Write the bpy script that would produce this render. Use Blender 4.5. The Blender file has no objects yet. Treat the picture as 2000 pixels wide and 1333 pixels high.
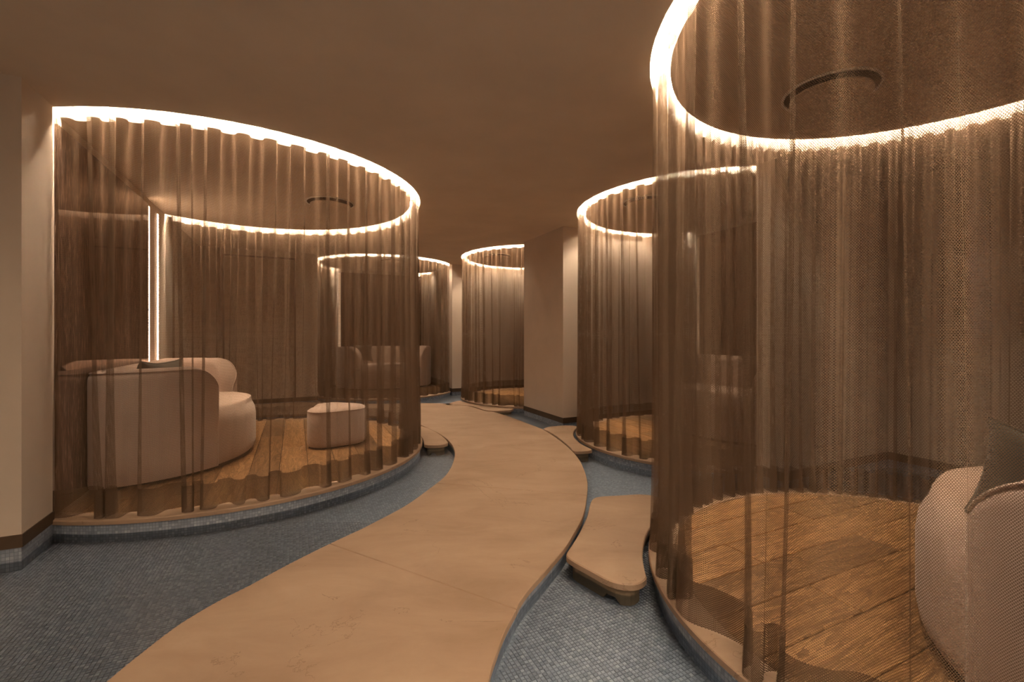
import bpy, bmesh, math, random
from math import sin, cos, pi, radians, sqrt, atan2, hypot, acos
from mathutils import Vector, Matrix, noise
from mathutils.geometry import delaunay_2d_cdt, intersect_point_tri_2d

random.seed(7)
scene = bpy.context.scene
COL = scene.collection

# ------------------------------------------------------------------ camera, world, exposure
CAM_Z = 1.12
cam_data = bpy.data.cameras.new('camera')
cam_data.sensor_width = 36.0
cam_data.lens = 16.0
cam_data.shift_y = -0.00675
cam_data.clip_start = 0.02
cam = bpy.data.objects.new('camera', cam_data)
cam.location = (0, 0, CAM_Z)
cam.rotation_euler = (pi / 2, 0, 0)
COL.objects.link(cam)
scene.camera = cam

world = bpy.data.worlds.new('world')
scene.world = world
world.use_nodes = True
world.node_tree.nodes['Background'].inputs[0].default_value = (1.0, 0.62, 0.36, 1)
world.node_tree.nodes['Background'].inputs[1].default_value = 0.0

vs = scene.view_settings
vs.view_transform = 'Standard'
vs.look = 'None'
vs.gamma = 1.0
vs.use_curve_mapping = False
vs.exposure = 0.0
scene.cycles.transparent_max_bounces = 24
scene.cycles.max_bounces = 10
scene.cycles.diffuse_bounces = 6
scene.cycles.sample_clamp_indirect = 6.0

LED_COL = (1.0, 0.79, 0.56)
RING_E = 700.0         # emission of the cove strips
BAR_E = 30.0          # emission of the upright strips
SPOT_W = 135.0         # downlights in the booths

# ------------------------------------------------------------------ room axes
TH = radians(25.4)
N = (cos(TH), sin(TH))        # a axis, to the right wall
U = (-sin(TH), cos(TH))       # b axis, into the room
CEIL = 2.47
PLAT = 0.02
FLOOR = -0.116
WATER = -0.070


def W(a, b):
    return (a * N[0] + b * U[0], a * N[1] + b * U[1])


def AB(x, y):
    return (x * N[0] + y * N[1], x * U[0] + y * U[1])


def px(x, y, z=0.0):
    """photo pixel -> ground point at height z, and back to a list of world XY"""
    s = (y - 653.0) / (CAM_Z - z)
    return ((x - 1000.0) / s, 888.9 / s)


# ------------------------------------------------------------------ helpers
def link(name, me, parent=None, mat=None, smooth=False):
    o = bpy.data.objects.new(name, me)
    COL.objects.link(o)
    if parent is not None:
        o.parent = parent
    if mat is not None:
        if isinstance(mat, (list, tuple)):
            for m in mat:
                me.materials.append(m)
        else:
            me.materials.append(mat)
    if smooth:
        for p in me.polygons:
            p.use_smooth = True
    return o


def mesh(name, verts, faces, parent=None, mat=None, smooth=False, uv=None):
    me = bpy.data.meshes.new(name)
    me.from_pydata([tuple(v) for v in verts], [], [tuple(f) for f in faces])
    if uv is not None:
        lay = me.uv_layers.new(name='UVMap')
        for lp in me.loops:
            lay.data[lp.index].uv = uv[lp.vertex_index]
    me.update()
    return link(name, me, parent, mat, smooth)


def empty(name, loc=(0, 0, 0), rz=0.0):
    o = bpy.data.objects.new(name, None)
    o.empty_display_size = 0.1
    o.location = loc
    o.rotation_euler = (0, 0, rz)
    COL.objects.link(o)
    return o


def tag(o, label=None, cat=None, group=None, kind=None):
    if label:
        o['label'] = label
    if cat:
        o['category'] = cat
    if group:
        o['group'] = group
    if kind:
        o['kind'] = kind
    return o


def prism(poly, z0, z1, bevel=0.0, uvs=False):
    """closed prism on a polygon (ccw), optional top chamfer; returns verts, faces"""
    n = len(poly)
    v = [(x, y, z0) for x, y in poly]
    f = [tuple(reversed(range(n)))]
    if bevel > 0:
        v += [(x, y, z1 - bevel) for x, y in poly]
        ins = inset(poly, bevel)
        v += [(x, y, z1) for x, y in ins]
        for k in range(2):
            for i in range(n):
                j = (i + 1) % n
                f.append((k * n + i, k * n + j, (k + 1) * n + j, (k + 1) * n + i))
        f.append(tuple(range(2 * n, 3 * n)))
    else:
        v += [(x, y, z1) for x, y in poly]
        for i in range(n):
            j = (i + 1) % n
            f.append((i, j, n + j, n + i))
        f.append(tuple(range(n, 2 * n)))
    return v, f


def area2(poly):
    return sum(poly[i][0] * poly[(i + 1) % len(poly)][1] - poly[(i + 1) % len(poly)][0] * poly[i][1] for i in range(len(poly)))


def ccw(poly):
    return list(poly) if area2(poly) > 0 else list(reversed(poly))


def inset(poly, d):
    """move each vertex of a ccw polygon inwards by d"""
    n = len(poly)
    out = []
    for i in range(n):
        p0, p1, p2 = poly[i - 1], poly[i], poly[(i + 1) % n]
        e1 = (p1[0] - p0[0], p1[1] - p0[1])
        e2 = (p2[0] - p1[0], p2[1] - p1[1])
        l1 = hypot(*e1) or 1e-9
        l2 = hypot(*e2) or 1e-9
        n1 = (-e1[1] / l1, e1[0] / l1)
        n2 = (-e2[1] / l2, e2[0] / l2)
        bx, by = n1[0] + n2[0], n1[1] + n2[1]
        L = hypot(bx, by) or 1e-9
        bx, by = bx / L, by / L
        c = max(0.35, bx * n1[0] + by * n1[1])
        out.append((p1[0] + bx * d / c, p1[1] + by * d / c))
    return out


def smooth_poly(pts, n=6, closed=True):
    """Catmull-Rom through points"""
    out = []
    m = len(pts)
    rng = range(m) if closed else range(m - 1)
    for i in rng:
        if closed:
            p0, p1, p2, p3 = pts[i - 1], pts[i], pts[(i + 1) % m], pts[(i + 2) % m]
        else:
            p0, p1, p2, p3 = pts[max(i - 1, 0)], pts[i], pts[i + 1], pts[min(i + 2, m - 1)]
        for k in range(n):
            t = k / n
            q = []
            for d in (0, 1):
                q.append(0.5 * (2 * p1[d] + (p2[d] - p0[d]) * t + (2 * p0[d] - 5 * p1[d] + 4 * p2[d] - p3[d]) * t * t
                                + (-p0[d] + 3 * p1[d] - 3 * p2[d] + p3[d]) * t ** 3))
            out.append(tuple(q))
    if not closed:
        out.append(tuple(pts[-1]))
    return out


def clip_half(poly, nx, ny, c):
    """keep nx*x+ny*y <= c"""
    out = []
    m = len(poly)
    for i in range(m):
        p, q = poly[i], poly[(i + 1) % m]
        dp = nx * p[0] + ny * p[1] - c
        dq = nx * q[0] + ny * q[1] - c
        if dp <= 0:
            out.append(p)
        if (dp < 0 < dq) or (dq < 0 < dp):
            t = dp / (dp - dq)
            out.append((p[0] + (q[0] - p[0]) * t, p[1] + (q[1] - p[1]) * t))
    return out


def clip_circle(poly, r, seg=96):
    for k in range(seg):
        t = 2 * pi * (k + 0.5) / seg
        poly = clip_half(poly, cos(t), sin(t), r * cos(pi / seg))
        if len(poly) < 3:
            return []
    # drop doubles
    out = []
    for p in poly:
        if not out or hypot(p[0] - out[-1][0], p[1] - out[-1][1]) > 1e-4:
            out.append(p)
    return out if len(out) >= 3 and abs(area2(out)) > 2e-3 else []


def in_poly(p, poly):
    x, y = p
    c = False
    j = len(poly) - 1
    for i in range(len(poly)):
        xi, yi = poly[i]
        xj, yj = poly[j]
        if (yi > y) != (yj > y) and x < (xj - xi) * (y - yi) / (yj - yi) + xi:
            c = not c
        j = i
    return c


def box(x0, x1, y0, y1, z0, z1):
    v = [(x0, y0, z0), (x1, y0, z0), (x1, y1, z0), (x0, y1, z0), (x0, y0, z1), (x1, y0, z1), (x1, y1, z1), (x0, y1, z1)]
    f = [(3, 2, 1, 0), (4, 5, 6, 7), (0, 1, 5, 4), (1, 2, 6, 5), (2, 3, 7, 6), (3, 0, 4, 7)]
    return v, f


def tube(pts, r, seg=6):
    v, f = [], []
    n = len(pts)
    for i, p in enumerate(pts):
        p = Vector(p)
        t = (Vector(pts[min(i + 1, n - 1)]) - Vector(pts[max(i - 1, 0)])).normalized()
        up = Vector((0, 0, 1)) if abs(t.z) < 0.9 else Vector((1, 0, 0))
        s = t.cross(up).normalized()
        w = s.cross(t)
        for k in range(seg):
            a = 2 * pi * k / seg
            v.append(p + r * (cos(a) * s + sin(a) * w))
    for i in range(n - 1):
        for k in range(seg):
            k2 = (k + 1) % seg
            f.append((i * seg + k, i * seg + k2, (i + 1) * seg + k2, (i + 1) * seg + k))
    f.append(tuple(reversed(range(seg))))
    f.append(tuple(range((n - 1) * seg, n * seg)))
    return v, f


# ------------------------------------------------------------------ materials
def new_mat(name):
    m = bpy.data.materials.new(name)
    m.use_nodes = True
    nt = m.node_tree
    nt.nodes.clear()
    return m, nt, nt.nodes.new('ShaderNodeOutputMaterial')


def node(nt, kind, ins=None, **props):
    n = nt.nodes.new(kind)
    for k, v in props.items():
        setattr(n, k, v)
    for k, v in (ins or {}).items():
        if hasattr(v, 'is_output'):
            nt.links.new(v, n.inputs[k])
        else:
            n.inputs[k].default_value = v
    return n


def mth(nt, op, a, b=0.0, c=0.0):
    return node(nt, 'ShaderNodeMath', {0: a, 1: b, 2: c}, operation=op).outputs[0]


def vmth(nt, op, a, b=(0, 0, 0)):
    n = node(nt, 'ShaderNodeVectorMath', {0: a, 1: b}, operation=op)
    return n.outputs['Value'] if op in ('DOT_PRODUCT', 'LENGTH') else n.outputs[0]


def ramp(nt, fac, stops):
    r = node(nt, 'ShaderNodeValToRGB', {0: fac})
    e = r.color_ramp.elements
    e[0].position, e[0].color = stops[0][0], (*stops[0][1], 1)
    e[1].position, e[1].color = stops[-1][0], (*stops[-1][1], 1)
    for p, c in stops[1:-1]:
        q = e.new(p)
        q.color = (*c, 1)
    return r.outputs[0]


def principled(nt, out, **ins):
    b = node(nt, 'ShaderNodeBsdfPrincipled', ins)
    nt.links.new(b.outputs[0], out.inputs[0])
    return b


def mat_plaster(name, col, rough=0.85):
    m, nt, out = new_mat(name)
    tc = node(nt, 'ShaderNodeTexCoord')
    n1 = node(nt, 'ShaderNodeTexNoise', {'Vector': tc.outputs['Object'], 'Scale': 2.2, 'Detail': 5.0})
    c = ramp(nt, n1.outputs[0], [(0.3, tuple(x * 0.93 for x in col)), (0.7, tuple(min(1, x * 1.05) for x in col))])
    n2 = node(nt, 'ShaderNodeTexNoise', {'Vector': tc.outputs['Object'], 'Scale': 160.0, 'Detail': 3.0})
    bp = node(nt, 'ShaderNodeBump', {'Height': n2.outputs[0], 'Strength': 0.06, 'Distance': 0.002})
    principled(nt, out, **{'Base Color': c, 'Roughness': rough, 'Normal': bp.outputs[0]})
    return m


def mat_plain(name, col, rough=0.6, metal=0.0):
    m, nt, out = new_mat(name)
    tc = node(nt, 'ShaderNodeTexCoord')
    n1 = node(nt, 'ShaderNodeTexNoise', {'Vector': tc.outputs['Object'], 'Scale': 14.0, 'Detail': 4.0})
    c = ramp(nt, n1.outputs[0], [(0.3, tuple(x * 0.88 for x in col)), (0.7, tuple(min(1, x * 1.08) for x in col))])
    principled(nt, out, **{'Base Color': c, 'Roughness': rough, 'Metallic': metal})
    return m


def mat_emit(name, col, strength):
    m, nt, out = new_mat(name)
    e = node(nt, 'ShaderNodeEmission', {0: (*col, 1), 1: strength})
    nt.links.new(e.outputs[0], out.inputs[0])
    return m


def mat_stone(name):
    m, nt, out = new_mat(name)
    geo = node(nt, 'ShaderNodeNewGeometry')
    inf = node(nt, 'ShaderNodeObjectInfo')
    off = vmth(nt, 'SCALE', geo.outputs['Position'])
    nt.nodes[-1].inputs['Scale'].default_value = 1.0
    rnd = node(nt, 'ShaderNodeCombineXYZ', {0: mth(nt, 'MULTIPLY', inf.outputs['Random'], 0.0)})
    p = vmth(nt, 'ADD', off, rnd.outputs[0])
    rot = node(nt, 'ShaderNodeMapping', {'Vector': p, 'Rotation': (0, 0, -0.25), 'Scale': (0.8, 1.7, 1.0)})
    n1 = node(nt, 'ShaderNodeTexNoise', {'Vector': rot.outputs[0], 'Scale': 2.3, 'Detail': 9.0, 'Roughness': 0.62, 'Distortion': 0.5})
    base = ramp(nt, n1.outputs[0], [(0.28, (0.235, 0.15, 0.092)), (0.46, (0.285, 0.185, 0.122)), (0.6, (0.315, 0.21, 0.14)), (0.76, (0.355, 0.245, 0.17))])
    # pits
    n2 = node(nt, 'ShaderNodeTexNoise', {'Vector': rot.outputs[0], 'Scale': 46.0, 'Detail': 5.0, 'Roughness': 0.7})
    n2b = node(nt, 'ShaderNodeTexNoise', {'Vector': rot.outputs[0], 'Scale': 4.5, 'Detail': 3.0})
    pit = mth(nt, 'MULTIPLY', mth(nt, 'GREATER_THAN', n2.outputs[0], 0.70), mth(nt, 'GREATER_THAN', n2b.outputs[0], 0.53))
    # hairline cracks: thin iso-lines of a distorted noise, only here and there
    n3 = node(nt, 'ShaderNodeTexNoise', {'Vector': p, 'Scale': 1.35, 'Detail': 8.0, 'Roughness': 0.62, 'Distortion': 1.2})
    n4 = node(nt, 'ShaderNodeTexNoise', {'Vector': p, 'Scale': 2.1, 'Detail': 2.0})
    line = mth(nt, 'LESS_THAN', mth(nt, 'ABSOLUTE', mth(nt, 'SUBTRACT', n3.outputs[0], 0.5)), 0.0035)
    line = mth(nt, 'MULTIPLY', line, mth(nt, 'GREATER_THAN', n4.outputs[0], 0.55))
    wear = mth(nt, 'MAXIMUM', mth(nt, 'MULTIPLY', pit, 0.5), mth(nt, 'MULTIPLY', line, 0.45))
    mix = node(nt, 'ShaderNodeMix', {0: wear, 6: base, 7: (0.13, 0.075, 0.04, 1)}, data_type='RGBA')
    hgt = mth(nt, 'SUBTRACT', mth(nt, 'MULTIPLY', n1.outputs[0], 0.3), wear)
    bp = node(nt, 'ShaderNodeBump', {'Height': hgt, 'Strength': 0.25, 'Distance': 0.002})
    principled(nt, out, **{'Base Color': mix.outputs[2], 'Roughness': 0.55, 'Normal': bp.outputs[0]})
    return m


def mat_wood(name):
    m, nt, out = new_mat(name)
    tc = node(nt, 'ShaderNodeTexCoord')
    inf = node(nt, 'ShaderNodeObjectInfo')
    sh = node(nt, 'ShaderNodeCombineXYZ', {0: mth(nt, 'MULTIPLY', inf.outputs['Random'], 37.0), 1: mth(nt, 'MULTIPLY', inf.outputs['Random'], 91.0), 2: mth(nt, 'MULTIPLY', inf.outputs['Random'], 13.0)})
    p = vmth(nt, 'ADD', tc.outputs['Object'], sh.outputs[0])
    mp = node(nt, 'ShaderNodeMapping', {'Vector': p, 'Scale': (0.9, 6.0, 1.0)})
    n1 = node(nt, 'ShaderNodeTexNoise', {'Vector': mp.outputs[0], 'Scale': 1.6, 'Detail': 5.0, 'Roughness': 0.6, 'Distortion': 1.1})
    mp2 = node(nt, 'ShaderNodeMapping', {'Vector': p, 'Scale': (3.0, 60.0, 1.0)})
    n2 = node(nt, 'ShaderNodeTexNoise', {'Vector': mp2.outputs[0], 'Scale': 2.0, 'Detail': 5.0, 'Roughness': 0.7})
    rings = mth(nt, 'FRACT', mth(nt, 'MULTIPLY', n1.outputs[0], 7.0))
    f = mth(nt, 'ADD', mth(nt, 'MULTIPLY', rings, 0.45), mth(nt, 'MULTIPLY', n2.outputs[0], 0.55))
    c = ramp(nt, f, [(0.15, (0.052, 0.021, 0.007)), (0.45, (0.155, 0.078, 0.030)), (0.8, (0.29, 0.16, 0.07))])
    # knots
    vo = node(nt, 'ShaderNodeTexVoronoi', {'Vector': node(nt, 'ShaderNodeMapping', {'Vector': p, 'Scale': (1.4, 3.0, 1.0)}).outputs[0], 'Scale': 1.7})
    kn = mth(nt, 'LESS_THAN', vo.outputs[0], 0.055)
    c2 = node(nt, 'ShaderNodeMix', {0: mth(nt, 'MULTIPLY', kn, 0.7), 6: c, 7: (0.13, 0.055, 0.02, 1)}, data_type='RGBA')
    v = mth(nt, 'ADD', mth(nt, 'MULTIPLY', inf.outputs['Random'], 0.8), 0.65)
    hv = node(nt, 'ShaderNodeHueSaturation', {'Color': c2.outputs[2], 'Value': v})
    bp = node(nt, 'ShaderNodeBump', {'Height': f, 'Strength': 0.12, 'Distance': 0.001})
    principled(nt, out, **{'Base Color': hv.outputs[0], 'Roughness': 0.42, 'Normal': bp.outputs[0]})
    return m


TILE = 0.0165


def mat_mosaic(name, use_uv=False, body_only=False):
    m, nt, out = new_mat(name)
    if use_uv:
        p = node(nt, 'ShaderNodeTexCoord').outputs['UV']
    else:
        p = node(nt, 'ShaderNodeMapping', {'Vector': node(nt, 'ShaderNodeNewGeometry').outputs['Position'], 'Rotation': (0, 0, -TH)}).outputs[0]
    s = vmth(nt, 'SCALE', p)
    nt.nodes[-1].inputs['Scale'].default_value = 1.0 / TILE
    sep = node(nt, 'ShaderNodeSeparateXYZ', {0: s})
    cx, cy = mth(nt, 'FLOOR', sep.outputs[0]), mth(nt, 'FLOOR', sep.outputs[1])
    fx = mth(nt, 'ABSOLUTE', mth(nt, 'SUBTRACT', mth(nt, 'FRACT', sep.outputs[0]), 0.5))
    fy = mth(nt, 'ABSOLUTE', mth(nt, 'SUBTRACT', mth(nt, 'FRACT', sep.outputs[1]), 0.5))
    idv = node(nt, 'ShaderNodeCombineXYZ', {0: cx, 1: cy})
    wn = node(nt, 'ShaderNodeTexWhiteNoise', {'Vector': idv.outputs[0]})
    big = node(nt, 'ShaderNodeTexNoise', {'Vector': s, 'Scale': 0.03, 'Detail': 3.0})
    t = mth(nt, 'ADD', mth(nt, 'MULTIPLY', wn.outputs['Value'], 0.7), mth(nt, 'MULTIPLY', big.outputs[0], 0.3))
    col = ramp(nt, t, [(0.1, (0.148, 0.166, 0.208)), (0.45, (0.205, 0.23, 0.29)), (0.75, (0.255, 0.285, 0.35)), (0.97, (0.37, 0.395, 0.455))])
    g = mth(nt, 'GREATER_THAN', mth(nt, 'MAXIMUM', fx, fy), 0.43)
    if body_only:
        g = 0.0
    mix = node(nt, 'ShaderNodeMix', {0: g, 6: col, 7: (0.13, 0.155, 0.19, 1)}, data_type='RGBA')
    principled(nt, out, **{'Base Color': mix.outputs[2], 'Roughness': 0.35})
    return m


def mat_fabric(name, col, scale=900.0, rough=0.95):
    m, nt, out = new_mat(name)
    tc = node(nt, 'ShaderNodeTexCoord')
    n1 = node(nt, 'ShaderNodeTexNoise', {'Vector': tc.outputs['Object'], 'Scale': scale, 'Detail': 2.0})
    n2 = node(nt, 'ShaderNodeTexNoise', {'Vector': tc.outputs['Object'], 'Scale': 5.0, 'Detail': 3.0})
    f = mth(nt, 'ADD', mth(nt, 'MULTIPLY', n1.outputs[0], 0.6), mth(nt, 'MULTIPLY', n2.outputs[0], 0.4))
    c = ramp(nt, f, [(0.3, tuple(x * 0.82 for x in col)), (0.7, tuple(min(1, x * 1.1) for x in col))])
    bp = node(nt, 'ShaderNodeBump', {'Height': n1.outputs[0], 'Strength': 0.25, 'Distance': 0.002})
    principled(nt, out, **{'Base Color': c, 'Roughness': rough, 'Normal': bp.outputs[0], 'Sheen Weight': 0.25})
    return m


def mat_net(name, col, cell=0.0058, wire=0.12, fill=0.0):
    """hexagonal open net: threads are diffuse/translucent, the holes are open"""
    m, nt, out = new_mat(name)
    uv = node(nt, 'ShaderNodeTexCoord').outputs['UV']
    p = vmth(nt, 'MULTIPLY', uv, (1.0 / cell, 1.25 / cell, 1.0))
    r = (1.0, 1.7320508, 1.0)
    h = (0.5, 0.8660254, 0.0)

    def sub(v, off):
        return vmth(nt, 'SUBTRACT', node(nt, 'ShaderNodeVectorMath', {0: vmth(nt, 'ADD', v, off), 1: r}, operation='MODULO').outputs[0], h)
    a = sub(p, (100.0, 173.20508, 0.0))
    b = sub(p, (100.5, 174.0711, 0.0))
    sel = mth(nt, 'LESS_THAN', vmth(nt, 'DOT_PRODUCT', a, a), vmth(nt, 'DOT_PRODUCT', b, b))
    gv = node(nt, 'ShaderNodeMix', {0: sel, 4: b, 5: a}, data_type='VECTOR').outputs[1]
    gv = vmth(nt, 'ABSOLUTE', gv)
    sx = node(nt, 'ShaderNodeSeparateXYZ', {0: gv}).outputs[0]
    d = mth(nt, 'MAXIMUM', vmth(nt, 'DOT_PRODUCT', gv, (0.5, 0.8660254, 0.0)), sx)
    thread = mth(nt, 'GREATER_THAN', d, 0.5 - wire)
    if fill > 0:
        thread = mth(nt, 'MAXIMUM', thread, fill)
    dif = node(nt, 'ShaderNodeBsdfDiffuse', {0: (*col, 1)})
    trl = node(nt, 'ShaderNodeBsdfTranslucent', {0: (*col, 1)})
    mx = node(nt, 'ShaderNodeMixShader', {0: 0.25, 1: dif.outputs[0], 2: trl.outputs[0]})
    tr = node(nt, 'ShaderNodeBsdfTransparent')
    fin = node(nt, 'ShaderNodeMixShader', {0: thread, 1: tr.outputs[0], 2: mx.outputs[0]})
    nt.links.new(fin.outputs[0], out.inputs[0])
    return m


def mat_tape(name):
    m, nt, out = new_mat(name)
    dif = node(nt, 'ShaderNodeBsdfDiffuse', {0: (0.8, 0.78, 0.74, 1)})
    trl = node(nt, 'ShaderNodeBsdfTranslucent', {0: (0.8, 0.78, 0.74, 1)})
    mx = node(nt, 'ShaderNodeMixShader', {0: 0.5, 1: dif.outputs[0], 2: trl.outputs[0]})
    nt.links.new(mx.outputs[0], out.inputs[0])
    return m


def mat_panel(name):
    m, nt, out = new_mat(name)
    tc = node(nt, 'ShaderNodeTexCoord')
    mp = node(nt, 'ShaderNodeMapping', {'Vector': tc.outputs['Object'], 'Scale': (85.0, 85.0, 6.0)})
    n1 = node(nt, 'ShaderNodeTexNoise', {'Vector': mp.outputs[0], 'Scale': 1.0, 'Detail': 6.0, 'Roughness': 0.7, 'Distortion': 0.6})
    mp2 = node(nt, 'ShaderNodeMapping', {'Vector': tc.outputs['Object'], 'Scale': (260.0, 260.0, 22.0)})
    n2 = node(nt, 'ShaderNodeTexNoise', {'Vector': mp2.outputs[0], 'Scale': 1.0, 'Detail': 3.0})
    f = mth(nt, 'ADD', mth(nt, 'MULTIPLY', n1.outputs[0], 0.65), mth(nt, 'MULTIPLY', n2.outputs[0], 0.35))
    c = ramp(nt, f, [(0.42, (0.03, 0.016, 0.012)), (0.50, (0.13, 0.075, 0.055)), (0.56, (0.40, 0.27, 0.205)), (0.63, (0.92, 0.70, 0.56))])
    bp = node(nt, 'ShaderNodeBump', {'Height': f, 'Strength': 0.02, 'Distance': 0.002})
    principled(nt, out, **{'Base Color': c, 'Roughness': 0.035, 'Metallic': 0.72, 'Normal': bp.outputs[0]})
    return m


def mat_water(name):
    m, nt, out = new_mat(name)
    geo = node(nt, 'ShaderNodeNewGeometry')
    n1 = node(nt, 'ShaderNodeTexNoise', {'Vector': geo.outputs['Position'], 'Scale': 3.5, 'Detail': 2.0})
    bp = node(nt, 'ShaderNodeBump', {'Height': n1.outputs[0], 'Strength': 0.03, 'Distance': 0.01})
    fr = node(nt, 'ShaderNodeFresnel', {'IOR': 1.33, 'Normal': bp.outputs[0]})
    gl = node(nt, 'ShaderNodeBsdfGlossy', {'Color': (1, 1, 1, 1), 'Roughness': 0.28, 'Normal': bp.outputs[0]})
    tr = node(nt, 'ShaderNodeBsdfTransparent', {0: (0.90, 0.94, 0.96, 1)})
    mx = node(nt, 'ShaderNodeMixShader', {0: fr.outputs[0], 1: tr.outputs[0], 2: gl.outputs[0]})
    nt.links.new(mx.outputs[0], out.inputs[0])
    return m


M_CEIL = mat_plaster('ceiling_paint', (0.63, 0.515, 0.40))
M_WALL = mat_plaster('wall_paint', (0.54, 0.445, 0.365))
M_COVE = mat_plaster('cove_paint', (0.85, 0.80, 0.74))
M_BASE = mat_plain('bronze_baseboard', (0.065, 0.038, 0.02), 0.45)
M_STONE = mat_stone('travertine')
M_WOOD = mat_wood('oak')
M_TILE = mat_mosaic('mosaic_floor')
M_TILEBODY = mat_mosaic('mosaic_tile', body_only=True)
M_CURB = mat_mosaic('mosaic_curb', use_uv=True)
M_GROUT = mat_plain('grout', (0.13, 0.155, 0.19), 0.8)
M_SOFA = mat_fabric('blush_boucle', (0.49, 0.365, 0.31))
M_PILLOW = mat_fabric('grey_green_linen', (0.058, 0.055, 0.047), 600)
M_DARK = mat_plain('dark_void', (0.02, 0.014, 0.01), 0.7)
M_PED = mat_plain('sandstone_pedestal', (0.19, 0.135, 0.085), 0.8)
M_NET = mat_net('bronze_net', (0.16, 0.107, 0.072))
M_HEM = mat_net('bronze_net_hem', (0.13, 0.085, 0.055), cell=0.0058, wire=0.19)
M_TAPE = mat_tape('white_tape')
M_PANEL = mat_panel('bronze_strand_panel')
M_WATER = mat_water('pool_water')
M_RING = mat_emit('cove_led', LED_COL, RING_E)
M_FILLLOW = mat_emit('fill_led_low', LED_COL, RING_E * 0.09)  # weak fill emission for the added left cove
M_BAR = mat_emit('bar_led', (1.0, 0.66, 0.42), BAR_E)
M_BARDIM = mat_emit('bar_led_dim', (1.0, 0.60, 0.34), 1.5)
M_DOOR = mat_plain('door_veneer', (0.52, 0.41, 0.32), 0.6)

# ------------------------------------------------------------------ booths
# name, centre (a, b), ring radius, rz of the local frame (local +y = open front), wall distance, led side, words
BOOTHS = dict(
    L=dict(c=(-0.445, 5.02), R=1.648, rz=TH - pi / 2, dw=0.887, led=-1, txt='large left booth'),
    M=dict(c=(3.92, 3.60), R=1.285, rz=TH + pi / 2, dw=0.86, led=1, txt='middle right booth'),
    R=dict(c=(2.60, 0.925), R=1.303, rz=TH, dw=0.89, led=1, txt='nearest right booth'),
    P=dict(c=(1.60, 9.155), R=1.305, rz=TH + pi, dw=0.905, led=1, txt='far left booth'),
    Q=dict(c=(3.82, 7.17), R=1.276, rz=TH + pi / 2, dw=0.96, led=-1, txt='far right booth'),
)
for k, B in BOOTHS.items():
    B['xy'] = W(*B['c'])
    B['k'] = k
# walls that trim a booth's circle, in its local x
XLIM = dict(M=(-1.138, 1.262), Q=(-1.212, 1.242), P=(-1.10, 1.255))
# two ring coves added out of view behind the camera as fill light
FILL_COVES = [((1.0, -2.1), 1.30), ((-2.85, 0.75), 1.30)]


def local_to_world(B, x, y):
    c, s = cos(B['rz']), sin(B['rz'])
    return (B['xy'][0] + c * x - s * y, B['xy'][1] + s * x + c * y)


# ------------------------------------------------------------------ walls
def block(name, a0, a1, b0, b1, z0=0.003, z1=2.72, mat=None):
    poly = ccw([W(a0, b0), W(a1, b0), W(a1, b1), W(a0, b1)])
    v, f = prism(poly, z0, z1)
    return tag(mesh(name, v, f, None, mat or M_WALL), kind='structure')


def plinth(name, a0, a1, b0, b1):
    """tiled upstand under a wall"""
    c = [W(a0, b0), W(a1, b0), W(a1, b1), W(a0, b1)]
    v, f, uv = [], [], []
    s = 0.0
    for i in range(4):
        p, q = c[i], c[(i + 1) % 4]
        L = hypot(q[0] - p[0], q[1] - p[1])
        k = len(v)
        v += [(p[0], p[1], FLOOR - 0.02), (q[0], q[1], FLOOR - 0.02), (q[0], q[1], 0.003), (p[0], p[1], 0.003)]
        uv += [(s, FLOOR), (s + L, FLOOR), (s + L, 0.003), (s, 0.003)]
        s += L
        f.append((k, k + 1, k + 2, k + 3))
    return tag(mesh(name, v, f, None, M_CURB, uv=uv), kind='structure')


WALLS = [
    ('wall_left', -4.2, -1.332, 3.60, 8.35),
    ('wall_left_pillar', -4.2, -1.300, 3.26, 3.598),
    ('wall_back_left', -4.2, 0.33, 8.352, 11.0),
    ('wall_back', 0.332, 2.718, 10.06, 11.0),
    ('wall_back_right', 2.72, 6.0, 8.42, 11.0),
    ('wall_right', 4.78, 6.0, -0.298, 8.418),
    ('wall_right_column', 3.02, 4.778, 4.87, 5.95),
    ('wall_right_partition', 3.33, 4.778, 2.235, 2.45),
    ('wall_near_right', 1.55, 4.778, -0.30, 0.035),
    ('wall_front', -4.4, 6.0, -4.0, -3.8),
    ('wall_left_near', -4.4, -4.202, -3.798, 8.35),
    ('wall_front_right', 5.8, 6.0, -3.798, -0.302),
]
for i, (nm, a0, a1, b0, b1) in enumerate(WALLS):
    block(nm, a0, a1, b0, b1)
    d = 0.006
    side = nm.replace('wall_', '')
    if nm in ('wall_front', 'wall_left_near', 'wall_front_right'):
        continue
    poly = ccw([W(a0 - d, b0 - d), W(a1 + d, b0 - d), W(a1 + d, b1 + d), W(a0 - d, b1 + d)])
    v, f = prism(poly, 0.003, 0.070)
    tag(mesh('baseboard_' + side, v, f, None, M_BASE), kind='structure')
    plinth('trim_%d' % (i + 1), a0, a1, b0, b1)


# concealed door in the back wall behind the large booth
def quad_panel(name, a0, a1, b, z0, z1, t, mat, parent=None):
    poly = ccw([W(a0, b - t), W(a1, b - t), W(a1, b), W(a0, b)])
    v, f = prism(poly, z0, z1)
    return mesh(name, v, f, parent, mat)


door = tag(quad_panel('door_1', -1.0, -0.03, 8.352, 0.075, 2.34, 0.012, M_DOOR), kind='structure')
fr = []
v, f = [], []
for (a0, a1, z0, z1) in ((-1.03, -1.006, 0.07, 2.372), (-0.024, 0.0, 0.07, 2.372), (-1.006, -0.024, 2.348, 2.372)):
    poly = ccw([W(a0, 8.352 - 0.022), W(a1, 8.352 - 0.022), W(a1, 8.352), W(a0, 8.352)])
    vv, ff = prism(poly, z0, z1)
    k = len(v)
    v += vv
    f += [tuple(i + k for i in q) for q in ff]
mesh('door_frame', v, f, door, M_BASE)

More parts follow.
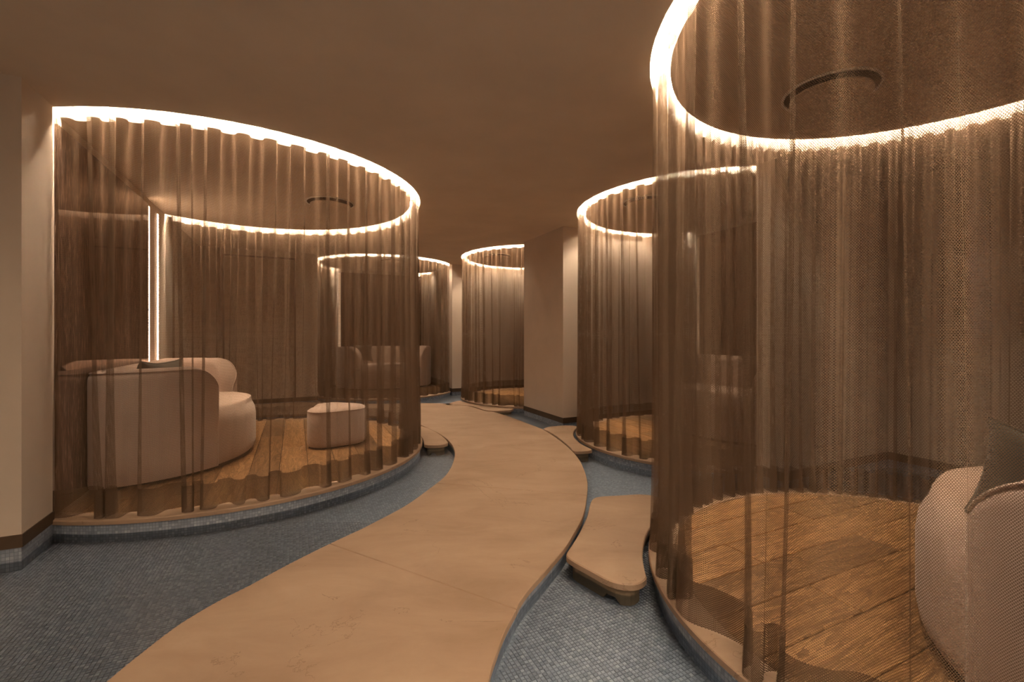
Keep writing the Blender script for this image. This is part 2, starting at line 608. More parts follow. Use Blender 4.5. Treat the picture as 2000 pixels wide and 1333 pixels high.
# ------------------------------------------------------------------ ceiling with ring coves
SLOT = 0.10
DEPTH = 0.15
SEG = 128


def circle(c, r, n=SEG):
    return [(c[0] + r * cos(2 * pi * k / n), c[1] + r * sin(2 * pi * k / n)) for k in range(n)]


rings = [(B['xy'], B['R']) for B in BOOTHS.values()] + [(W(*c), r) for c, r in FILL_COVES]
outer = [W(-4.3, -3.9), W(5.9, -3.9), W(5.9, 10.9), W(-4.3, 10.9)]
cv, ce = [Vector(p) for p in outer], [(0, 1), (1, 2), (2, 3), (3, 0)]
for c, r in rings:
    for rr in (r, r - SLOT):
        k = len(cv)
        cv += [Vector(p) for p in circle(c, rr)]
        ce += [(k + i, k + (i + 1) % SEG) for i in range(SEG)]
ov, oe, of, _, _, _ = delaunay_2d_cdt(cv, ce, [], 1, 1e-5)
keep = []
for q in of:
    cx = sum(ov[i][0] for i in q) / len(q)
    cy = sum(ov[i][1] for i in q) / len(q)
    if any(r - SLOT < hypot(cx - c[0], cy - c[1]) < r for c, r in rings):
        continue
    keep.append(tuple(reversed(q)))
ceiling = tag(mesh('ceiling', [(p[0], p[1], CEIL) for p in ov], keep, None, M_CEIL), kind='structure')
for c, r in rings:
    v, f = [], []
    for rr, z in ((r, CEIL), (r, CEIL + DEPTH), (r - SLOT, CEIL + DEPTH), (r - SLOT, CEIL)):
        v += [(x, y, z) for x, y in circle(c, rr)]
    for k in range(3):
        for i in range(SEG):
            j = (i + 1) % SEG
            f.append((k * SEG + i, k * SEG + j, (k + 1) * SEG + j, (k + 1) * SEG + i))
    mesh('light_cove', v, f, ceiling, M_COVE, True)

# ------------------------------------------------------------------ cove light strips
LIGHT_TXT = {
    'L': 'ring of white light in the ceiling slot over the large left booth',
    'M': 'ring of white light in the ceiling slot right of the square column',
    'R': 'ring of white light in the ceiling slot nearest the camera, top right',
    'P': 'thin distant ring of white light above the far sofa, seen through the large left curtain',
    'Q': 'distant ring of white light cut off by the square column',
}


def ring_strip(c, r, rin, z, h):
    v, f = [], []
    for rr, zz in ((r, z), (rin, z), (rin, z + h), (r, z + h)):
        v += [(c[0] * 0 + rr * cos(2 * pi * k / SEG), rr * sin(2 * pi * k / SEG), zz) for k in range(SEG)]
    for k in range(4):
        for i in range(SEG):
            j = (i + 1) % SEG
            k2 = (k + 1) % 4
            f.append((k * SEG + i, k2 * SEG + i, k2 * SEG + j, k * SEG + j))
    return v, f


def arc_strip(B, r, rin, h):
    """open strip, only in front of the booth's wall"""
    t0 = math.asin((-B['dw'] + 0.06) / rin)
    x0, x1 = XLIM.get(B['k'], (-9, 9))
    x0, x1 = x0 + 0.03, x1 - 0.03
    v, f = [], []
    for q in range(SEG + 1):
        t = t0 + (pi - 2 * t0) * q / SEG
        for rr, zz in ((r, 0), (rin, 0), (rin, h), (r, h)):
            v.append((rr * cos(t), rr * sin(t), zz))
    for q in range(SEG):
        if not all(x0 < v[4 * (q + e)][0] < x1 for e in (0, 1)):
            continue
        for k in range(4):
            k2 = (k + 1) % 4
            f.append((4 * q + k, 4 * q + 4 + k, 4 * q + 4 + k2, 4 * q + k2))
    return v, f


for k, B in BOOTHS.items():
    v, f = arc_strip(B, B['R'] - SLOT + 0.024, B['R'] - SLOT + 0.004, 0.012)
    o = mesh('ring_light', v, f, None, M_RING)
    o.location = (*B['xy'], CEIL + 0.05)
    o.rotation_euler = (0, 0, B['rz'])
    tag(o, LIGHT_TXT[k], 'light', 'ring lights in the ceiling slots')
for c, r in FILL_COVES:
    v, f = ring_strip(W(*c), r - SLOT + 0.024, r - SLOT + 0.004, 0.0, 0.012)
    o = mesh('fill_strip', v, f, ceiling, M_RING if c[1] < 0 else M_FILLLOW)  # added fill light, unseen behind the camera
    o.location = (*W(*c), CEIL + 0.05)

# booth downlights: small recessed lamps over the sofas and the floor
SPOTS = dict(L=(0.15, 0.55), M=(0.30, 0.46), R=(-0.22, 0.42), P=(0.0, 0.55), Q=(0.1, 0.5))
for k, B in BOOTHS.items():
    for (x, y, w, cone) in ((*SPOTS[k], 1.0, 48), (0.0, -0.20, 1.1, 64)):
        ld = bpy.data.lights.new('booth_downlight', 'SPOT')
        w *= 0.45 if (k == 'R' and y < 0) else 1.0
        ld.energy = SPOT_W * w * {'L': 1.4, 'R': 1.0, 'M': 1.3, 'P': 1.8, 'Q': 1.3}[k]
        ld.color = (1.0, 0.74, 0.48)
        ld.spot_size = radians(cone * (1.2 if k == 'L' else 1.0))
        ld.spot_blend = 1.0
        ld.shadow_soft_size = 0.05
        o = bpy.data.objects.new('booth_downlight', ld)
        o.location = (*local_to_world(B, x, y), CEIL - 0.01)
        COL.objects.link(o)

# ------------------------------------------------------------------ walkway, pool, stepping stones
left_px = [(205, 1333), (280, 1272), (350, 1219.5), (420, 1177.5), (490, 1142), (560, 1104), (640, 1064), (700, 1036), (724, 1024),
           (790, 989), (834, 958), (867, 932), (882, 910), (888, 888), (884.6, 872.6), (873.6, 859), (856, 847), (834, 836), (816, 829)]
right_px = [(870, 791), (912, 793), (947, 803), (966, 805.5), (1000, 816), (1040, 831), (1062, 840), (1090, 858), (1112, 876), (1130, 896),
            (1142, 920), (1148, 944), (1147, 966), (1144, 990), (1136, 1016), (1120, 1044), (1104, 1070), (1084, 1094), (1060, 1122),
            (1036, 1148), (1016, 1176), (1008.6, 1192), (992, 1221.6), (979, 1251), (970, 1277), (960, 1306), (955, 1333)]
left_w = [(-1.12, 0.30), (-1.22, 0.65), (-1.29, 1.0), (-1.312, 1.27)] + [px(*p) for p in left_px] + [W(1.15, 6.2), W(0.7, 6.65), W(0.1, 7.0), W(-0.6, 7.2), W(-1.0, 7.6), W(-1.05, 8.3)]
right_w = [(-0.05, 0.30), (-0.075, 0.65), (-0.087, 0.95), (-0.088, 1.18), (-0.081, 1.36)] + list(reversed([px(*p) for p in right_px]))
# right edge listed from near to far; carry on behind the large curtain to the door
right_w += [(-1.05, 7.33), (-1.53, 7.38), W(1.15, 7.55), W(0.55, 7.92), W(0.05, 8.3)]
left_s = smooth_poly(left_w, 4, closed=False)
right_s = smooth_poly(right_w, 4, closed=False)
path_poly = ccw(left_s + list(reversed(right_s)))


def split_poly(poly, p, q):
    """cut by the line p->q: returns (left part, right part)"""
    nx, ny = q[1] - p[1], -(q[0] - p[0])
    c = nx * p[0] + ny * p[1]
    return clip_half(poly, nx, ny, c), clip_half(poly, -nx, -ny, -c)


walk = empty('walkway', (0, 0, 0))
tag(walk, 'winding raised walkway of sand coloured stone slabs across the blue pool', 'walkway')


def tri_prism(poly, z0, z1, bevel):
    """prism for a possibly concave outline; caps triangulated"""
    poly = ccw(poly)
    n = len(poly)
    ins = inset(poly, bevel)
    v = [(x, y, z0) for x, y in poly] + [(x, y, z1 - bevel) for x, y in poly] + [(x, y, z1) for x, y in ins]
    f = []
    for k in range(2):
        for i in range(n):
            j = (i + 1) % n
            f.append((k * n + i, k * n + j, (k + 1) * n + j, (k + 1) * n + i))
    bm = bmesh.new()
    bv = [bm.verts.new(p) for p in v]
    for q in f:
        bm.faces.new([bv[i] for i in q])
    for idx in (list(range(2 * n, 3 * n)), list(reversed(range(n)))):
        fc = bm.faces.new([bv[i] for i in idx])
        bmesh.ops.triangulate(bm, faces=[fc])
    bmesh.ops.recalc_face_normals(bm, faces=bm.faces[:])
    return bm


def poly_slab(name, poly, z0, z1, bevel, parent, mat):
    bm = tri_prism(poly, z0, z1, bevel)
    me = bpy.data.meshes.new(name)
    bm.to_mesh(me)
    bm.free()
    return link(name, me, parent, mat)


def shrink_cut(poly, g=0.0012):
    return inset(ccw(poly), g)


# slab joints seen in the photo
j1 = (px(865, 945), px(1146, 968))
j2 = (px(643, 1062), px(1010, 1191))
j0 = (W(0.95, 6.3), W(1.3, 7.7))
near, rest = split_poly(path_poly, *j2)


def side_of(poly, p):
    return in_poly(p, poly)


def pick(parts, yq):
    return parts


# 'near' holds the part with y smaller
if sum(p[1] for p in near) / len(near) > sum(p[1] for p in rest) / len(rest):
    near, rest = rest, near
mid, far = split_poly(rest, *j1)
if sum(p[1] for p in mid) / len(mid) > sum(p[1] for p in far) / len(far):
    mid, far = far, mid
farr, farl = split_poly(far, *j0)
for poly in (near, mid, farr, farl):
    if len(poly) > 3:
        poly_slab('stone_slab', shrink_cut(poly), -0.028, 0.0, 0.003, walk, M_STONE)
# tiled upstand below the slabs
ins = inset(path_poly, 0.018)
v, f, uv = [], [], []
s = 0.0
for i in range(len(ins)):
    p, q = ins[i], ins[(i + 1) % len(ins)]
    L = hypot(q[0] - p[0], q[1] - p[1])
    k = len(v)
    v += [(p[0], p[1], FLOOR - 0.01), (q[0], q[1], FLOOR - 0.01), (q[0], q[1], -0.028), (p[0], p[1], -0.028)]
    uv += [(s, FLOOR), (s + L, FLOOR), (s + L, -0.028), (s, -0.028)]
    s += L
    f.append((k, k + 1, k + 2, k + 3))
mesh('tiled_upstand', v, f, walk, M_CURB, uv=uv)


# stepping stones between the walkway and the booths
def push_out(p, gap=0.035):
    for B in BOOTHS.values():
        dx, dy = p[0] - B['xy'][0], p[1] - B['xy'][1]
        d = hypot(dx, dy)
        r = B['R'] + gap
        if d < r:
            return (B['xy'][0] + dx / d * r, B['xy'][1] + dy / d * r)
    return p


def stepping_stone(pts, label, foot=None, n=5):
    poly = ccw([push_out(p) for p in smooth_poly(pts, n)])
    cx = sum(p[0] for p in poly) / len(poly)
    cy = sum(p[1] for p in poly) / len(poly)
    t = empty('stepping_stone', (cx, cy, FLOOR))
    tag(t, label, 'stepping stone', 'stepping stones between walkway and booths')
    loc = [(x - cx, y - cy) for x, y in poly]
    poly_slab('stone_top', loc, -0.03 - FLOOR, 0.0 - FLOOR, 0.005, t, M_STONE)
    # pedestal: follows the stone's outline, set in, with a notch cut at the foot of the near side
    ped = inset(loc, 0.032)
    m = len(ped)
    L = [0.0]
    for q in range(m):
        p1, p2 = ped[q], ped[(q + 1) % m]
        L.append(L[-1] + hypot(p2[0] - p1[0], p2[1] - p1[1]))
    cnt = 120
    ring = []
    q = 0
    for c_ in range(cnt):
        s_ = L[-1] * c_ / cnt
        while L[q + 1] < s_:
            q += 1
        t_ = (s_ - L[q]) / max(1e-9, L[q + 1] - L[q])
        p1, p2 = ped[q], ped[(q + 1) % m]
        ring.append((p1[0] + (p2[0] - p1[0]) * t_, p1[1] + (p2[1] - p1[1]) * t_))
    H = -0.044 - FLOOR
    cen = min(ring, key=lambda p: hypot(p[0] + cx - foot[0], p[1] + cy - foot[1]) if foot else p[1])
    v, f = [], []
    inn = inset(ring, 0.03)
    for (x, y), (x2, y2) in zip(ring, inn):
        zlo = 0.028 if hypot(x - cen[0], y - cen[1]) < 0.042 else 0.0
        v += [(x, y, zlo), (x, y, H), (x2, y2, zlo), (x2, y2, H)]
    for i in range(cnt):
        j = (i + 1) % cnt
        f += [(4 * i, 4 * j, 4 * j + 1, 4 * i + 1), (4 * i + 1, 4 * j + 1, 4 * j + 3, 4 * i + 3), (4 * j + 2, 4 * i + 2, 4 * i + 3, 4 * j + 3), (4 * i, 4 * i + 2, 4 * j + 2, 4 * j)]
    mesh('pedestal', v, f, t, M_PED)
    # neck between pedestal and top, coloured dark as the shadow in the gap
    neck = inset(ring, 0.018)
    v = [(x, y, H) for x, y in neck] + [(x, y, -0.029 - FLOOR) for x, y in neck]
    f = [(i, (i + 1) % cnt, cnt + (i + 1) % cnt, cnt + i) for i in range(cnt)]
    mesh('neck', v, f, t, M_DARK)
    return t


st_R = [px(*p) for p in [(1158, 975), (1172, 970.5), (1210, 968), (1252, 966), (1285, 971), (1300, 984), (1290, 1008), (1276, 1036), (1265, 1060), (1261, 1085), (1264, 1112),
                         (1263, 1128), (1250, 1139), (1225, 1142), (1190, 1134), (1150, 1113), (1116, 1094), (1106, 1083), (1116, 1066), (1132, 1040), (1146, 1010), (1152, 986)]]
stepping_stone(st_R, 'largest stepping stone, with a notched pedestal foot, beside the nearest right booth', foot=(0.435, 2.06))
st_M = [px(*p) for p in [(1062, 838), (1074, 833.8), (1098, 831.6), (1122, 832), (1127, 836), (1121, 846), (1125, 857), (1138, 867), (1154, 875), (1153, 880), (1122, 881.5), (1112, 873), (1088, 853), (1070, 842)]]
stepping_stone(st_M, 'waisted stepping stone in front of the square column')
st_L = [px(*p) for p in [(800, 826), (818, 831), (840, 838.5), (860, 849.5), (873, 861), (872, 867), (850, 870.3), (829, 868.5), (822, 859), (813, 850), (800, 842), (788, 836), (786, 829)]]
stepping_stone(st_L, 'small stepping stone beside the right edge of the large left booth')
st_Q = [px(*p) for p in [(875, 790), (904, 782.5), (938, 788.5), (970, 792.5), (1000, 796.5), (997, 801), (954, 802.5), (918, 793)]]
stepping_stone(st_Q, 'distant stepping stone under the far right curtain')


# ------------------------------------------------------------------ pool floor, tiles, water
pf = [W(-4.2, -3.8), W(5.8, -3.8), W(5.8, 10.9), W(-4.2, 10.9)]
floor = tag(mesh('floor', [(x, y, FLOOR - 0.0035) for x, y in pf], [(0, 1, 2, 3)], None, M_TILE), kind='structure')


def blocked(a, b, x, y):
    for B in BOOTHS.values():
        if hypot(x - B['xy'][0], y - B['xy'][1]) < B['R'] - 0.02:
            return True
    for (nm, a0, a1, b0, b1) in WALLS:
        if a0 - 0.01 < a < a1 + 0.01 and b0 - 0.01 < b < b1 + 0.01:
            return True
    return in_poly((x, y), path_poly)


cells = []
ia0, ia1 = int(-2.0 / TILE), int(2.9 / TILE)
ib0, ib1 = int(-0.2 / TILE), int(4.2 / TILE)
for i in range(ia0, ia1):
    for j in range(ib0, ib1):
        a, b = (i + 0.5) * TILE, (j + 0.5) * TILE
        x, y = W(a, b)
        if y < 1.2 or y > 3.0:
            continue
        if abs(x) / y > 1.16 or (CAM_Z - FLOOR) / y * 888.9 > 700:
            continue
        if blocked(a, b, x, y):
            continue
        cells.append((y * y + x * x, a, b, x, y))
cells.sort()
tme = None
hw = TILE * 0.42
tv, tf = [], []
for n_, (d, a, b, x, y) in enumerate(cells):
    if n_ < 290:
        if tme is None:
            vv, ff = prism([(-hw, -hw), (hw, -hw), (hw, hw), (-hw, hw)], -0.004, 0.0, 0.0012)
            tme = bpy.data.meshes.new('tile')
            tme.from_pydata(vv, [], ff[1:])
            tme.materials.append(M_TILEBODY)
        o = bpy.data.objects.new('tile', tme)
        o.location = (x, y, FLOOR + random.uniform(-0.0006, 0.0006))
        o.rotation_euler = (random.uniform(-0.02, 0.02), random.uniform(-0.02, 0.02), TH)
        o.parent = floor
        COL.objects.link(o)
    else:
        k = len(tv)
        dz = random.uniform(-0.0006, 0.0006)
        tx, ty = random.uniform(-0.02, 0.02), random.uniform(-0.02, 0.02)
        for s_, zz in ((1.0, -0.004), (1.0, -0.0012), (0.84, 0.0)):
            for p, q in ((-hw, -hw), (hw, -hw), (hw, hw), (-hw, hw)):
                p *= s_
                q *= s_
                X, Y = W(a + p, b + q)
                tv.append((X, Y, FLOOR + zz + dz + p * tx + q * ty))
        for r_ in (0, 4):
            for e in range(4):
                g = (e + 1) % 4
                tf.append((k + r_ + e, k + r_ + g, k + r_ + 4 + g, k + r_ + 4 + e))
        tf.append((k + 8, k + 9, k + 10, k + 11))
mo = mesh('mosaic_tiles', tv, tf, floor, M_TILEBODY)
mo['kind'] = 'stuff'
water = mesh('pool_water', [(x, y, WATER) for x, y in pf], [(0, 1, 2, 3)], None, M_WATER)
tag(water, 'shallow still water over the blue grey mosaic pool floor', 'water', kind='stuff')

# ------------------------------------------------------------------ booth platforms
PLAT_TXT = {
    'L': 'large round oak platform with stone rim holding the sofa and pouf on the left',
    'M': 'round oak platform with stone rim right of the square column',
    'R': 'nearest round oak platform with stone rim in the lower right',
    'P': 'distant round oak platform under the sofa on the back wall',
    'Q': 'distant round oak platform half hidden behind the square column',
}
RIM = 0.125


def arc_outline(B, r, n=120):
    """closed outline of the disc cut by the wall line y = -dw (local)"""
    lim = -B['dw'] + 0.003
    t0 = math.asin(max(-1, lim / r))
    ts = [t0 + (pi - 2 * t0) * k / n for k in range(n + 1)]
    pts = [(r * cos(t), r * sin(t)) for t in ts]
    x0, x1 = XLIM.get(B['k'], (-9, 9))
    pts = [(min(max(x, x0), x1), y) for x, y in pts]
    return pts


for k, B in BOOTHS.items():
    pl = empty('platform', (*B['xy'], FLOOR), B['rz'])
    tag(pl, PLAT_TXT[k], 'platform', 'round booth platforms')
    Z = -FLOOR
    Ro = B['R'] + (0.02 if k == 'L' else 0.006)
    oo = arc_outline(B, Ro)
    ii = arc_outline(B, Ro - RIM)
    n = len(oo)
    # stone rim
    v, f = [], []
    zt, zb = PLAT + Z, PLAT + Z - 0.026
    for (pts, z, sh) in ((oo, zb, 0), (oo, zt - 0.004, 0), (oo, zt, 0.004), (ii, zt, 0), (ii, zb, 0)):
        for (x, y) in pts:
            L = hypot(x, y)
            v.append((x * (1 - sh / L), y * (1 - sh / L), z))
    for q in range(4):
        for i in range(n - 1):
            f.append((q * n + i, q * n + i + 1, (q + 1) * n + i + 1, (q + 1) * n + i))
    mesh('stone_rim', v, f, pl, M_STONE)
    # tiled upstand
    v, f, uv = [], [], []
    s = 0.0
    cc = arc_outline(B, Ro - 0.022)
    for i, (x, y) in enumerate(cc):
        if i:
            s += hypot(x - cc[i - 1][0], y - cc[i - 1][1])
        v += [(x, y, -0.005), (x, y, zb)]
        uv += [(s, FLOOR), (s, FLOOR + zb)]
    for i in range(n - 1):
        f.append((2 * i, 2 * i + 2, 2 * i + 3, 2 * i + 1))
    mesh('tiled_upstand', v, f, pl, M_CURB, uv=uv)
    # sub floor under the boards
    v, f = prism(ii, zb - 0.01, zt - 0.010)
    mesh('subfloor', v, f, pl, M_DARK)
    # oak boards, parallel to the wall
    w = 0.2137
    rw = Ro - RIM - 0.002
    y0 = -B['dw'] + 0.004
    off = {'R': 0.107, 'L': 0.2137 * 0.51, 'M': 0.05, 'P': 0.1, 'Q': 0.0}[k]
    rows = range(-8, 10)
    for r_ in rows:
        ya, yb = r_ * w + off, (r_ + 1) * w + off
        ya2, yb2 = max(ya, y0), yb
        if yb2 - ya2 < 0.015 or ya2 > rw:
            continue
        L = 1.6
        st = -0.57 + (0.0 if r_ % 2 == 0 else 0.75) + (0.0 if k == 'R' else random.uniform(-0.25, 0.25)) - 2 * L
        for c_ in range(5):
            xa, xb = st + c_ * L, st + (c_ + 1) * L
            g = 0.0022
            poly = clip_circle([(xa + g, ya2 + g), (xb - g, ya2 + g), (xb - g, yb2 - g), (xa + g, yb2 - g)], rw)
            if k in XLIM and poly:
                poly = clip_half(clip_half(poly, 1, 0, XLIM[k][1] - 0.006), -1, 0, -XLIM[k][0] - 0.006)
            if len(poly) < 3:
                continue
            v, f = prism(poly, zt - 0.012, zt - random.uniform(0, 0.0008), 0.003)
            o = mesh('oak_plank', v, f, pl, M_WOOD)

# ------------------------------------------------------------------ net curtains
CURT_TXT = {
    'L': 'large sheer bronze net curtain hanging in folds around the left booth',
    'M': 'sheer bronze net curtain around the booth right of the square column',
    'R': 'nearest sheer bronze net curtain with visible honeycomb mesh on the right',
    'P': 'distant sheer bronze net curtain around the sofa on the back wall',
    'Q': 'distant sheer bronze net curtain left of the square column',
}
LAM = dict(L=0.165, M=0.17, R=0.215, P=0.18, Q=0.18)


def curtain(k, B):
    rnd = random.Random({'L': 11, 'M': 22, 'R': 33, 'P': 44, 'Q': 55}[k])
    Rc = B['R'] - 0.048
    lim = -B['dw'] + 0.045
    t0 = math.asin(lim / Rc)
    span = (pi - 2 * t0)
    lam = LAM[k]
    # the nearest booth's curtain is bunched tightly on its far side and drawn flat on the near side
    far0, far1, lam_far = (-0.05, 2.12, 0.095) if k == 'R' else (9, 9, lam)
    marks = [t0]
    while marks[-1] < pi - t0:
        t_ = marks[-1]
        marks.append(t_ + (lam_far if far0 < t_ < far1 else lam) / Rc)
    marks[-1] = pi - t0
    nf = len(marks) - 1
    per = 24
    nc = nf * per + 1
    zs = [CEIL + 0.10, CEIL + 0.02, CEIL - 0.12, 2.1, 1.7, 1.3, 0.9, 0.6, 0.4, 0.28, 0.185, 0.11, 0.055, PLAT + 0.004]
    # per fold randomness
    jA = [rnd.uniform(0.8, 1.2) for _ in range(nf + 2)]
    jB = [rnd.uniform(0.055, 0.15) for _ in range(nf + 2)]
    jT = [rnd.uniform(-0.32, 0.32) for _ in range(nf + 2)]
    jF = [rnd.uniform(0.5, 1.8) * (1.7 if k == 'R' else 1.15) for _ in range(nf + 2)]
    jP = [rnd.uniform(-1.2, 1.2) for _ in range(nf + 2)]

    def lerp(arr, x):
        i = int(x)
        t = x - i
        t = t * t * (3 - 2 * t)
        return arr[i] * (1 - t) + arr[min(i + 1, len(arr) - 1)] * t
    v, uv = [], []
    sacc = 0.0
    prev = None
    for c in range(nc):
        q = c / per
        ph = 2 * pi * q
        A0 = 0.030 * lerp(jA, q)
        fi = min(int(q), nf - 1)
        wid = (marks[fi + 1] - marks[fi]) * Rc
        lamq = wid
        B0 = lamq * lerp(jB, q) * (1.25 if lamq < 0.1 else 1.0)
        flare = lerp(jF, q)
        drift = lerp(jP, q)
        base = marks[fi] + (marks[fi + 1] - marks[fi]) * (q - fi)
        for iz, z in enumerate(zs):
            h = (CEIL - z) / CEIL
            h = max(0.0, h)
            A = A0 * (1 + 0.25 * h + 0.45 * flare * h ** 6)
            tang = -B0 * (1 - 0.15 * h) * sin(2 * ph) + lamq * lerp(jT, q) * (0.35 + h) + lamq * 0.30 * drift * h ** 3 * 0.5
            r = Rc + A * sin(ph) + 0.004 * flare * sin(3.1 * ph + 5 * h) * h
            r = min(r, B['R'] - 0.008) if z > CEIL - 0.02 else min(r, B['R'] + 0.006)
            th = base + tang / Rc
            th = min(max(th, t0), pi - t0)
            x, y = r * cos(th), r * sin(th)
            if k in XLIM:
                x = min(max(x, XLIM[k][0] + 0.025), XLIM[k][1] - 0.025)
            if iz == 1:
                p = (x, y)
                if prev is not None:
                    sacc += hypot(p[0] - prev[0], p[1] - prev[1])
                prev = p
            v.append((x, y, z))
        for z in zs:
            uv.append((sacc, z))
    m = len(zs)
    f = []
    for c in range(nc - 1):
        for i in range(m - 1):
            f.append((c * m + i, (c + 1) * m + i, (c + 1) * m + i + 1, c * m + i + 1))
    o = mesh('net_curtain', v, f, None, M_NET, True, uv=uv)
    o.location = (*B['xy'], 0)
    o.rotation_euler = (0, 0, B['rz'])
    tag(o, CURT_TXT[k], 'curtain', 'net curtains around the booths')
    # white heading tape at the top, reaching just below the ceiling
    hv, hf = [], []
    for c in range(nc):
        x, y, _ = v[c * m + 1]
        L = hypot(x, y)
        for z in (CEIL + 0.095, CEIL + 0.03, CEIL - (0.054 if k in 'LR' else 0.032)):
            hv.append((x * (1 + 0.003 / L), y * (1 + 0.003 / L), z))
    for c in range(nc - 1):
        for i in range(2):
            hf.append((c * 3 + i, (c + 1) * 3 + i, (c + 1) * 3 + i + 1, c * 3 + i + 1))
    t_ = mesh('heading_tape', hv, hf, o, M_TAPE, True)
    t_['label'] = 'white heading tape of the net curtain'
    # doubled hem at the foot
    hv, huv, hf = [], [], []
    lo = zs.index(0.185)
    cnt = m - lo
    for c in range(nc):
        for i in range(lo, m):
            x, y, z = v[c * m + i]
            L = hypot(x, y)
            hv.append((x * (1 - 0.004 / L), y * (1 - 0.004 / L), z))
            huv.append((uv[c * m + i][0] + 0.0045, z + 0.0031))
    for c in range(nc - 1):
        for i in range(cnt - 1):
            hf.append((c * cnt + i, (c + 1) * cnt + i, (c + 1) * cnt + i + 1, c * cnt + i + 1))
    mesh('hem', hv, hf, o, M_HEM, True, uv=huv)
    return o


for k, B in BOOTHS.items():
    curtain(k, B)

# ------------------------------------------------------------------ wall panels and upright light strips
PANEL_TXT = {
    'L': 'dark bronze strand textured wall panel behind the large left sofa',
    'M': 'dark bronze strand textured wall panel behind the sofa of the middle right booth',
    'R': 'dark bronze textured wall panel of the nearest right booth',
    'P': 'distant dark bronze textured wall panel behind the far sofa',
    'Q': 'dark bronze textured wall panel of the booth hidden by the square column',
}
for k, B in BOOTHS.items():
    if k in ('R', 'Q'):
        continue
    half = sqrt((B['R'] - 0.06) ** 2 - B['dw'] ** 2)
    if k == 'P':
        half = 0.93
    e = {'L': 0.58, 'M': 0.72, 'P': 0.76}[k]
    x0, x1 = (-e, half) if B['led'] < 0 else (-half, e)
    p = empty('wall_panel', (*local_to_world(B, 0, -B['dw']), PLAT + 0.002), B['rz'])
    tag(p, PANEL_TXT[k], 'wall panel', 'bronze panels behind the sofas')
    H = CEIL - PLAT
    v, f = box(x0, x1, 0.003, 0.018, 0.0, H - 0.068)
    mesh('textured_sheet', v, f, p, M_PANEL)
    v, f = box(x0, x1, 0.004, 0.016, H - 0.066, H - 0.012)
    mesh('top_frieze', v, f, p, M_WALL)
    for j, (xx, ww) in enumerate(((0.61, 0.046), (0.945, 0.026))):
        if k != 'L' and j == 1:
            continue
        xx = xx if k == 'L' else e + 0.025
        xx *= B['led']
        o = empty('light_bar', (*local_to_world(B, xx, -B['dw']), PLAT + 0.06), B['rz'])
        tag(o, {('L', 0): 'broad upright strip of white light at the bronze panel behind the left sofa',
                ('L', 1): 'thinner upright strip of white light on the wall, right of the broad one',
                ('M', 0): 'upright strip of light at the panel edge in the middle right booth',
                ('P', 0): 'faint upright strip of golden light at the panel edge in the far left booth'}[(k, j)], 'light')
        v, f = box(-ww / 2, ww / 2, 0.0065, 0.014, 0.006, H - 0.14)
        vb, fb = box(-ww / 2 - 0.005, ww / 2 + 0.005, 0.002, 0.006, 0.0, H - 0.134)
        mesh('backplate', vb, fb, o, M_COVE)
        mesh('diffuser', v, f, o, M_BAR if k == 'L' else M_BARDIM)


# ------------------------------------------------------------------ sofas
def d_outline(r, d, n=64):
    """half-moon outline offset inwards by d: flat back on y=0, round front; ccw, starts at the back middle"""
    rr = r - d
    rc = max(0.02, 0.06 - d)
    yb = d
    pts = []
    # back edge to right corner
    xe = rr - rc
    pts.append((0.0, yb))
    pts.append((xe * 0.5, yb))
    for i in range(7):
        a = -pi / 2 + (pi / 2) * i / 6
        pts.append((xe + rc * cos(a), yb + rc + rc * sin(a)))
    m = n
    ys = yb + rc
    # front arc from right to left (ellipse meeting the corners)
    for i in range(1, m):
        a = pi * i / m
        pts.append((rr * cos(a), ys + (r - d - 0.08) * sin(a)))
    for i in range(7):
        a = pi + (pi / 2) * i / 6
        pts.append((-xe + rc * cos(a), yb + rc + rc * sin(a)))
    pts.append((-xe * 0.5, yb))
    return pts


